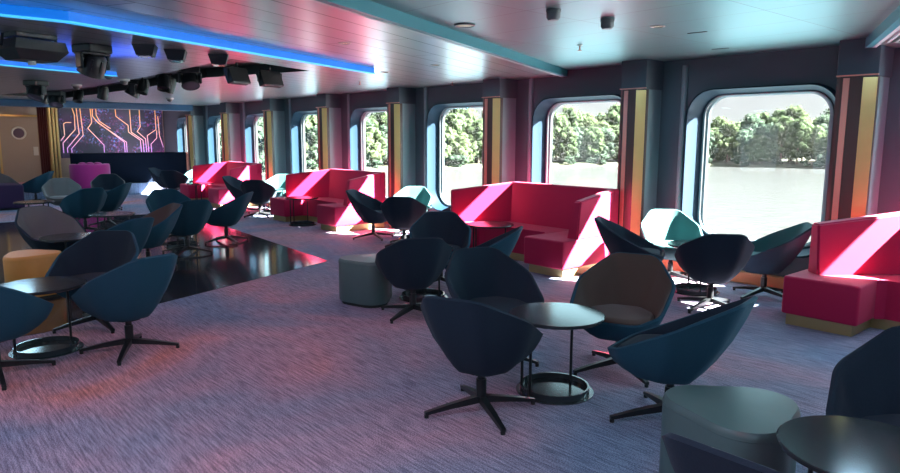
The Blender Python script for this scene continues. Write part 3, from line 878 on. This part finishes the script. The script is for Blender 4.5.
# ------------------------------------------------------------------ ottomans
def pick(r, z0, z1, n=66):
    """plump three sided plan"""
    out = []
    for k in range(n):
        a = 2 * PI * k / n
        out.append((r * (1 + 0.13 * math.cos(3 * a)) * math.cos(a), r * (1 + 0.13 * math.cos(3 * a)) * math.sin(a)))
    return out
def ottoman(x, y, deg, mat, label, r=0.29, h=0.44, z=0.0):
    o = empty('ottoman', (x, y, z), math.radians(deg)); tag(o, label, 'ottoman')
    p = pick(r, 0, h)
    def rg(f, z): return [(a * f, b * f, z) for a, b in p]
    bm = bmesh.new(); add_loft(bm, [rg(0.97, 0.03), rg(1, 0.045), rg(1.0, h - 0.03), rg(0.985, h - 0.012), rg(0.95, h), rg(0.5, h + 0.006), rg(0.05, h + 0.008)], True, True)
    obj('body', bm, mat, o, smooth=45)
    bm = bmesh.new(); add_loft(bm, [rg(0.9, 0.0), rg(0.9, 0.032)], True, True); obj('plinth', bm, M['rubber'], o)
    bm = bmesh.new(); add_loft(bm, [rg(1.004, h - 0.036), rg(1.008, h - 0.032), rg(1.004, h - 0.028)], False, False); obj('piping', bm, mat, o)
    return o
ottoman(1.31, -2.80, 12, M['dim_teal'], 'grey green ottoman with rounded corners at the bottom right, beside the corner table', 0.275)
ottoman(5.38, -3.62, 45, M['dim_teal'], 'grey green upholstered stool standing alone in mid floor', 0.25)
ottoman(7.72, -1.19, 10, M['amber'], 'amber orange stool on the tiles at left behind the dark chair', 0.245, z=0.004)
pb = empty('plum_sofa_block', (17.6, -2.15, 0)); tag(pb, 'dark plum square seat block at the far left edge', 'seat block')
bm = bmesh.new(); add_box(bm, (0, 0, 0.29), (0.9, 0.95, 0.50), bev=0.03, seg=3); obj('seat', bm, M['plum'], pb, smooth=40)
bm = bmesh.new(); add_box(bm, (0, 0, 0.02), (0.8, 0.85, 0.04)); obj('plinth', bm, M['rubber'], pb)
ma = empty('round_armchair', (18.9, -4.36, 0), math.radians(-12)); ma.scale = (1.15, 1.15, 1.1); tag(ma, 'round magenta armchair in front of the low navy wall', 'armchair')
bm = bmesh.new()
arc = [(-0.36 * math.cos(a), 0.40 * math.sin(a)) for a in [lerp(-2.0, 2.0, k / 24) for k in range(25)]]
inn = [(x * 0.70, y * 0.72) for x, y in arc]
add_loft(bm, [[(x * f, y * f, z) for x, y in arc + inn[::-1]] for f, z in ((0.97, 0.05), (1.0, 0.10), (1.0, 0.76), (0.985, 0.795), (0.96, 0.81))], True, True)
obj('backrest', bm, M['magenta'], ma, smooth=40)
bm = bmesh.new(); add_lathe(bm, [(0, 0.06), (0.30, 0.06), (0.31, 0.36), (0.28, 0.43), (0, 0.45)], 28); obj('seat', bm, M['magenta'], ma, smooth=40)
bm = bmesh.new(); add_lathe(bm, [(0, 0), (0.30, 0), (0.30, 0.055), (0, 0.055)], 28); obj('base', bm, M['rubber'], ma, smooth=40)
bm = bmesh.new()
for k in range(3):
    r_ = bmesh.ops.create_uvsphere(bm, u_segments=14, v_segments=8, radius=1)
    bmesh.ops.transform(bm, matrix=Matrix.Translation((0.02 - 0.02 * k, -0.16 + 0.15 * k, 0.80)) @ Matrix.Diagonal((0.12, 0.09, 0.05, 1)), verts=r_['verts'])
obj('scatter_cushion', bm, M['magenta'], ma, smooth=60)

# ------------------------------------------------------------------ U shaped crimson sofas
def make_sofa():
    r = empty('corner_sofa')
    W, D = 2.39, 1.05           # along the wall, depth; local x along wall, y towards the aisle (0 = back)
    def seat(name, x0, x1, y0, y1):
        bm = bmesh.new(); add_box(bm, ((x0 + x1) / 2, (y0 + y1) / 2, 0.265), (x1 - x0, y1 - y0, 0.33), bev=0.022, seg=3); obj('seat', bm, M['red'], r, smooth=50)
    seat('a', 0.0, 0.60, 0.0, D); seat('b', W - 0.60, W, 0.0, D)
    bm = bmesh.new()
    pts = [(0.60, 0.0), (W - 0.60, 0.0), (W - 0.60, 0.66), (W - 0.66, 0.60), (0.66, 0.60), (0.60, 0.66)]
    add_prism(bm, pts, 0.10, 0.428); obj('seat', bm, M['red'], r)
    bm = bmesh.new()
    add_loft(bm, [[(0, 0, .40), (W - .66, 0, .40), (W - .66, 0.16, .40), (0, 0.16, .40)], [(0, 0.0, .98), (W - .66, 0.0, .98), (W - .66, 0.105, .98), (0, 0.105, .98)]], True, True)
    es = [e for e in bm.edges]; bmesh.ops.bevel(bm, geom=es, offset=0.012, segments=2, affect='EDGES')
    obj('backrest', bm, M['red'], r, smooth=40)
    bm = bmesh.new()      # the far side leans across the corner
    p0, p1 = Vector((W - 0.70, 0.09, 0)), Vector((W - 0.11, 0.82, 0)); dd = (p1 - p0).normalized(); q1 = p1 - dd * 0.06
    nn = Vector((-dd.y, dd.x, 0))
    def dg(p, off, z): return (p.x + nn.x * off, p.y + nn.y * off, z)
    add_loft(bm, [[dg(p0, -.13, .42), dg(p0, .05, .42), dg(q1, .05, .42), dg(q1, -.11, .42)], [dg(p0, -.13, .975), dg(p0, 0, .975), dg(q1, 0.0, .865), dg(q1, -.11, .865)]], True, True)
    bmesh.ops.bevel(bm, geom=list(bm.edges), offset=0.014, segments=3, affect='EDGES')
    obj('side_backrest', bm, M['red'], r, smooth=40)
    for x0, s in ((0.0, 1),):
        bm = bmesh.new()
        a, b = x0, x0 + s * 0.155
        bt = x0 + s * 0.105
        add_loft(bm, [[(a, 0.11, .42), (b, 0.11, .42), (b, 0.80, .42), (a, 0.80, .42)], [(a, 0.10, .975), (bt, 0.10, .975), (bt, 0.745, .865), (a, 0.745, .865)]], True, True)
        bmesh.ops.bevel(bm, geom=list(bm.edges), offset=0.014, segments=3, affect='EDGES')
        obj('side_backrest', bm, M['red'], r, smooth=40)
    bm = bmesh.new()
    add_prism(bm, [(0.03, 0.02), (W - 0.03, 0.02), (W - 0.03, D - 0.05), (W - 0.55, D - 0.05), (W - 0.55, 0.56), (0.55, 0.56), (0.55, D - 0.05), (0.03, D - 0.05)], 0.0, 0.10)
    obj('plinth', bm, M['bronze'], r)
    return r
sof = make_sofa()
SO = [(2.42 - 2.39, 'crimson U shaped sofa cut by the right edge'), (4.85, 'middle crimson U shaped sofa under the second window'),
      (9.73, 'third crimson U shaped sofa, half way down the window wall'), (14.60, 'farthest crimson U shaped sofa close to the stage end')]
for k, (x, lab) in enumerate(SO):
    s = sof if k == 0 else copy_tree(sof)
    s.location = (x, -6.955, 0); tag(s, lab, 'sofa', 'crimson U shaped sofas')
TL = ['round table inside the curve of the right sofa', 'round table inside the U of the middle crimson sofa, its top reflecting red', 'round table inside the U of the third crimson sofa', 'round table inside the U of the farthest crimson sofa']
for k, (x, lab) in enumerate(SO):
    if k: table(x + 1.25, -5.98, 1.0 + k, TL[k])

# ------------------------------------------------------------------ outside
ZW = -4.4
bm = bmesh.new(); tess(bm, [[(-400, -400, ZW), (600, -400, ZW), (600, -9, ZW), (-400, -9, ZW)]])
struct(obj('water', bm, M['water']), 'pale calm river outside the windows')
BANK = [(-160, -165), (-60, -152), (62, -142), (90, -121), (95, -85), (104, -30), (118, 60)]
BLEN = [math.dist(a, b) for a, b in zip(BANK, BANK[1:])]
def bank_at(t):
    q = max(0.0, min(t, 1.0)) * sum(BLEN); k = 0
    while k < len(BLEN) - 1 and q > BLEN[k]: q -= BLEN[k]; k += 1
    f = q / BLEN[k]
    return Vector((lerp(BANK[k][0], BANK[k + 1][0], f), lerp(BANK[k][1], BANK[k + 1][1], f), 0))
def bank_pt(t):
    p = sum((bank_at(t + e) for e in (-0.04, -0.02, 0, 0.02, 0.04)), Vector()) / 5
    return p, (bank_at(t + 0.06) - bank_at(t - 0.06)).normalized()
bm = bmesh.new()
rows = []
for k in range(61):
    p, d = bank_pt(k / 60); nn = Vector((d.y, -d.x, 0))
    w = random.uniform(-1, 1)
    rows.append([p - nn * (0.5 + w) + Vector((0, 0, ZW - 0.3)), p + nn * 2.5 + Vector((0, 0, ZW + 0.5)), p + nn * 7 + Vector((0, 0, ZW + 0.9)), p + nn * 80 + Vector((0, 0, ZW + 2))])
V = [[bm.verts.new(q) for q in r] for r in rows]
for a, b in zip(V, V[1:]):
    for k in range(3): bm.faces.new((a[k], b[k], b[k + 1], a[k + 1]))
struct(obj('terrain_bank', bm, M['bank']), 'grassy far bank of the river')

def crown_bm(seed, w, h, lumps=90, leafs=1500):
    rnd = random.Random(seed)
    bm = bmesh.new()
    cs = []
    for k in range(lumps):
        u = rnd.random()
        z = h * (0.16 + 0.80 * u)
        rad = w * 0.5 * math.sin(PI * min(1, 0.22 + 0.74 * u)) ** 0.7
        a = rnd.uniform(0, 2 * PI); q = rad * math.sqrt(rnd.random()) * 0.85
        s = w * rnd.uniform(0.07, 0.13)
        c = Vector((q * math.cos(a), q * math.sin(a), z)); cs.append((c, s))
        r = bmesh.ops.create_icosphere(bm, subdivisions=1, radius=s)
        for v in r['verts']:
            v.co = v.co * (1 + rnd.uniform(-0.22, 0.25)) + c
    for k in range(leafs):
        c, s = rnd.choice(cs)
        d = Vector((rnd.gauss(0, 1), rnd.gauss(0, 1), rnd.gauss(0, 1))).normalized()
        p = c + d * s * rnd.uniform(0.95, 1.35)
        u = Vector((rnd.gauss(0, 1), rnd.gauss(0, 1), rnd.gauss(0, 1))).normalized() * rnd.uniform(0.12, 0.26)
        t_ = d.cross(u).normalized() * rnd.uniform(0.10, 0.2)
        bm.faces.new([bm.verts.new(p - u), bm.verts.new(p + t_), bm.verts.new(p + u), bm.verts.new(p - t_)])
    return bm
def make_tree(seed, w, h, mat):
    r = empty('river_tree')
    obj('crown', crown_bm(seed, w, h), mat, r)
    bm = bmesh.new(); add_rod(bm, (0, 0, 0), (0.1, 0, h * 0.5), 0.22, 0.10, 8); add_rod(bm, (0.05, 0, h * 0.28), (0.9, 0.2, h * 0.55), 0.10, 0.05, 6); obj('trunk', bm, M['bark'], r)
    return r
TK = [('round mid green tree on the far river bank', 'leaf_a', 7.0, 9.5), ('pale yellow green tree on the far river bank', 'leaf_b', 6.0, 8.5), ('cool dark green tree on the far river bank', 'leaf_c', 6.5, 9.0), ('broad low tree on the far river bank', 'leaf_b', 8.0, 7.0)]
protos = [make_tree(10 + k, t[2], t[3], M[t[1]]) for k, t in enumerate(TK)]
used = [False] * 4
rt = random.Random(3)
for k in range(210):
    t = 0.33 + 0.54 * (k // 3 + (k % 3) / 3 + rt.uniform(0, 0.35)) / 70.0
    p, d = bank_pt(min(t, 0.999)); nn = Vector((d.y, -d.x, 0))
    p = p + nn * (rt.uniform(4.0, 6) if k % 3 == 1 else rt.uniform(8, 11) if k % 3 == 0 else rt.uniform(13, 17))
    i = rt.randrange(4)
    o = protos[i] if not used[i] else copy_tree(protos[i])
    used[i] = True
    s = rt.uniform(0.88, 1.10) * (0.90 if k % 3 == 1 else 1.08 if k % 3 == 0 else 1.25)
    o.location = (p.x, p.y, ZW + 0.7); o.rotation_euler = (0, 0, rt.uniform(0, 6.28)); o.scale = (s, s, s * rt.uniform(0.9, 1.08))
    tag(o, TK[i][0], 'tree', TK[i][0].replace('tree', 'trees'))
bsrc = obj('shore_bush', crown_bm(77, 3.2, 2.2, 16, 350), M['leaf_c'])
for k in range(50):
    t = 0.33 + 0.54 * (k + rt.uniform(0, 0.9)) / 50
    p, d = bank_pt(min(t, 0.999)); nn = Vector((d.y, -d.x, 0)); p = p + nn * rt.uniform(1.6, 3.4)
    o = bsrc if k == 0 else copy_tree(bsrc)
    s = rt.uniform(0.6, 1.25)
    o.location = (p.x, p.y, ZW + 0.15); o.rotation_euler = (0, 0, rt.uniform(0, 6.28)); o.scale = (s * 1.3, s * 1.3, s)
    tag(o, 'dark low bush at the waterline of the far bank', 'bush', 'bushes at the waterline')

hz = bpy.data.materials.new('river_haze'); hz.use_nodes = True
hz.node_tree.nodes.clear()
ho = hz.node_tree.nodes.new('ShaderNodeOutputMaterial'); hv = hz.node_tree.nodes.new('ShaderNodeVolumeScatter')
hv.inputs['Density'].default_value = 0.00020; hv.inputs['Color'].default_value = (0.92, 0.97, 1.0, 1)
hz.node_tree.links.new(hv.outputs[0], ho.inputs['Volume'])
near_, far_ = [], []
for k in range(9):
    p, d = bank_pt(0.02 + 0.95 * k / 8); nn = Vector((d.y, -d.x, 0))
    near_.append(p - nn * 45); far_.append(p - nn * 3)
bm = bmesh.new(); add_prism(bm, [(p.x, p.y) for p in near_] + [(p.x, p.y) for p in far_[::-1]], ZW + 0.2, 16)
tag(obj('haze', bm, hz), 'thin sunny haze over the river', 'haze', kind='stuff')

# ------------------------------------------------------------------ light
w = bpy.data.worlds.new('sky'); scene.world = w; w.use_nodes = True
N, L = w.node_tree.nodes, w.node_tree.links
bg = N['Background']
tc = N.new('ShaderNodeTexCoord'); sx = N.new('ShaderNodeSeparateXYZ'); rp = N.new('ShaderNodeValToRGB')
L.new(tc.outputs['Generated'], sx.inputs[0]); L.new(sx.outputs['Z'], rp.inputs['Fac'])
rp.color_ramp.elements[0].position = 0.2; rp.color_ramp.elements[0].color = (0.90, 0.93, 0.95, 1)
rp.color_ramp.elements[1].position = 0.7; rp.color_ramp.elements[1].color = (1.9, 2.3, 2.7, 1)
L.new(rp.outputs['Color'], bg.inputs['Color']); bg.inputs['Strength'].default_value = 0.80

def light(name, kind, loc, energy, col, **k):
    ld = bpy.data.lights.new(name, kind); ld.energy = energy; ld.color = col
    for a, b in k.items(): setattr(ld, a, b)
    o = bpy.data.objects.new(name, ld); COL.objects.link(o); o.location = loc
    return o
sun = light('sun', 'SUN', (0, -30, 30), 200.0, (1.0, 0.95, 0.87), angle=math.radians(0.6))
sun.rotation_euler = Vector((1.2, 1.0, -1.17)).to_track_quat('-Z', 'Y').to_euler()
# sky portals at the window openings, each with an added fill light outside
for side, yy, rx in ((1, YG - 0.05, PI / 2), (-1, YL + 0.05, -PI / 2)):
    for c in WINC:
        o = light('window_portal', 'AREA', (c, yy, 1.27), 1.0, (1, 1, 1), shape='RECTANGLE', size=1.4, size_y=1.7)
        o.rotation_euler = (rx, 0, 0)
        o.data.cycles.is_portal = True
        d_ = light('window_fill', 'AREA', (c, yy + (-0.03 if side > 0 else 0.03), 1.27), (70.0 if c < 2 else 20.0 if c < 19 else 2.0) if side > 0 else 10.0, (0.45, 0.86, 0.98), shape='RECTANGLE', size=1.3, size_y=1.6)
        d_.rotation_euler = Vector((0, side, -0.05)).to_track_quat('-Z', 'Z').to_euler()
# added fill lights below the ceiling : cool, pink and amber, without fixtures
def lamp(x, y, e, col, size=0.5):
    return light('ceiling_fill', 'AREA', (x, y, ZC - 0.04), e, col, shape='DISK', size=size)
COOL, PINK, AMB = (0.45, 0.78, 1.0), (1.0, 0.45, 0.55), (1.0, 0.62, 0.35)
for x in (-2.0, 0.8, 3.6, 6.4, 9.2, 12.0, 15.0, 18.0):
    for y in (2.6, 5.0):
        lamp(x, y, 16, COOL)
    lamp(x + 1.0, -6.2, 7, COOL, 0.3)
for x, y, e, c in ((-1.5, -0.8, 30, COOL), (0.6, -0.4, 22, PINK), (2.2, -0.6, 24, COOL), (3.6, 0.6, 22, PINK), (-1.5, -4.5, 26, COOL), (5.0, -2.6, 10, PINK), (11.5, -1.0, 22, COOL), (14.5, -2.0, 22, COOL), (17.5, -4.0, 20, COOL), (7.8, -0.4, 16, AMB), (20.9, -3.3, 10, AMB)):
    lamp(x, y, e, c)

cove = light('cove_light', 'AREA', (8.45, -0.9, 2.28), 22.0, (0.02, 0.12, 1.0), shape='RECTANGLE', size=3.6, size_y=0.15)
cove.rotation_euler = (PI, 0, math.radians(65))
# ------------------------------------------------------------------ camera
cd = bpy.data.cameras.new('camera'); cam = bpy.data.objects.new('camera', cd); COL.objects.link(cam)
yaw, pitch, roll = math.radians(-41.0), math.radians(8.4), math.radians(0.2)
F = Vector((math.cos(yaw) * math.cos(pitch), math.sin(yaw) * math.cos(pitch), -math.sin(pitch)))
R = F.cross(Vector((0, 0, 1))).normalized(); U = R.cross(F)
R2 = R * math.cos(roll) + U * math.sin(roll); U2 = -R * math.sin(roll) + U * math.cos(roll)
cam.matrix_world = Matrix(((R2.x, U2.x, -F.x, 0), (R2.y, U2.y, -F.y, 0), (R2.z, U2.z, -F.z, 1.6), (0, 0, 0, 1)))
cd.sensor_width = 36.0; cd.lens = 36.0 * 675 / 900; cd.clip_end = 2000; cd.clip_start = 0.05
scene.camera = cam
scene.view_settings.view_transform = 'Standard'; scene.view_settings.look = 'None'
scene.view_settings.exposure = 0.12; scene.view_settings.gamma = 1.0
scene.view_settings.use_curve_mapping = False
scene.cycles.use_denoising = True
scene.cycles.max_bounces = 8; scene.cycles.diffuse_bounces = 4; scene.cycles.glossy_bounces = 4; scene.cycles.transparent_max_bounces = 12
scene.cycles.sample_clamp_indirect = 6.0
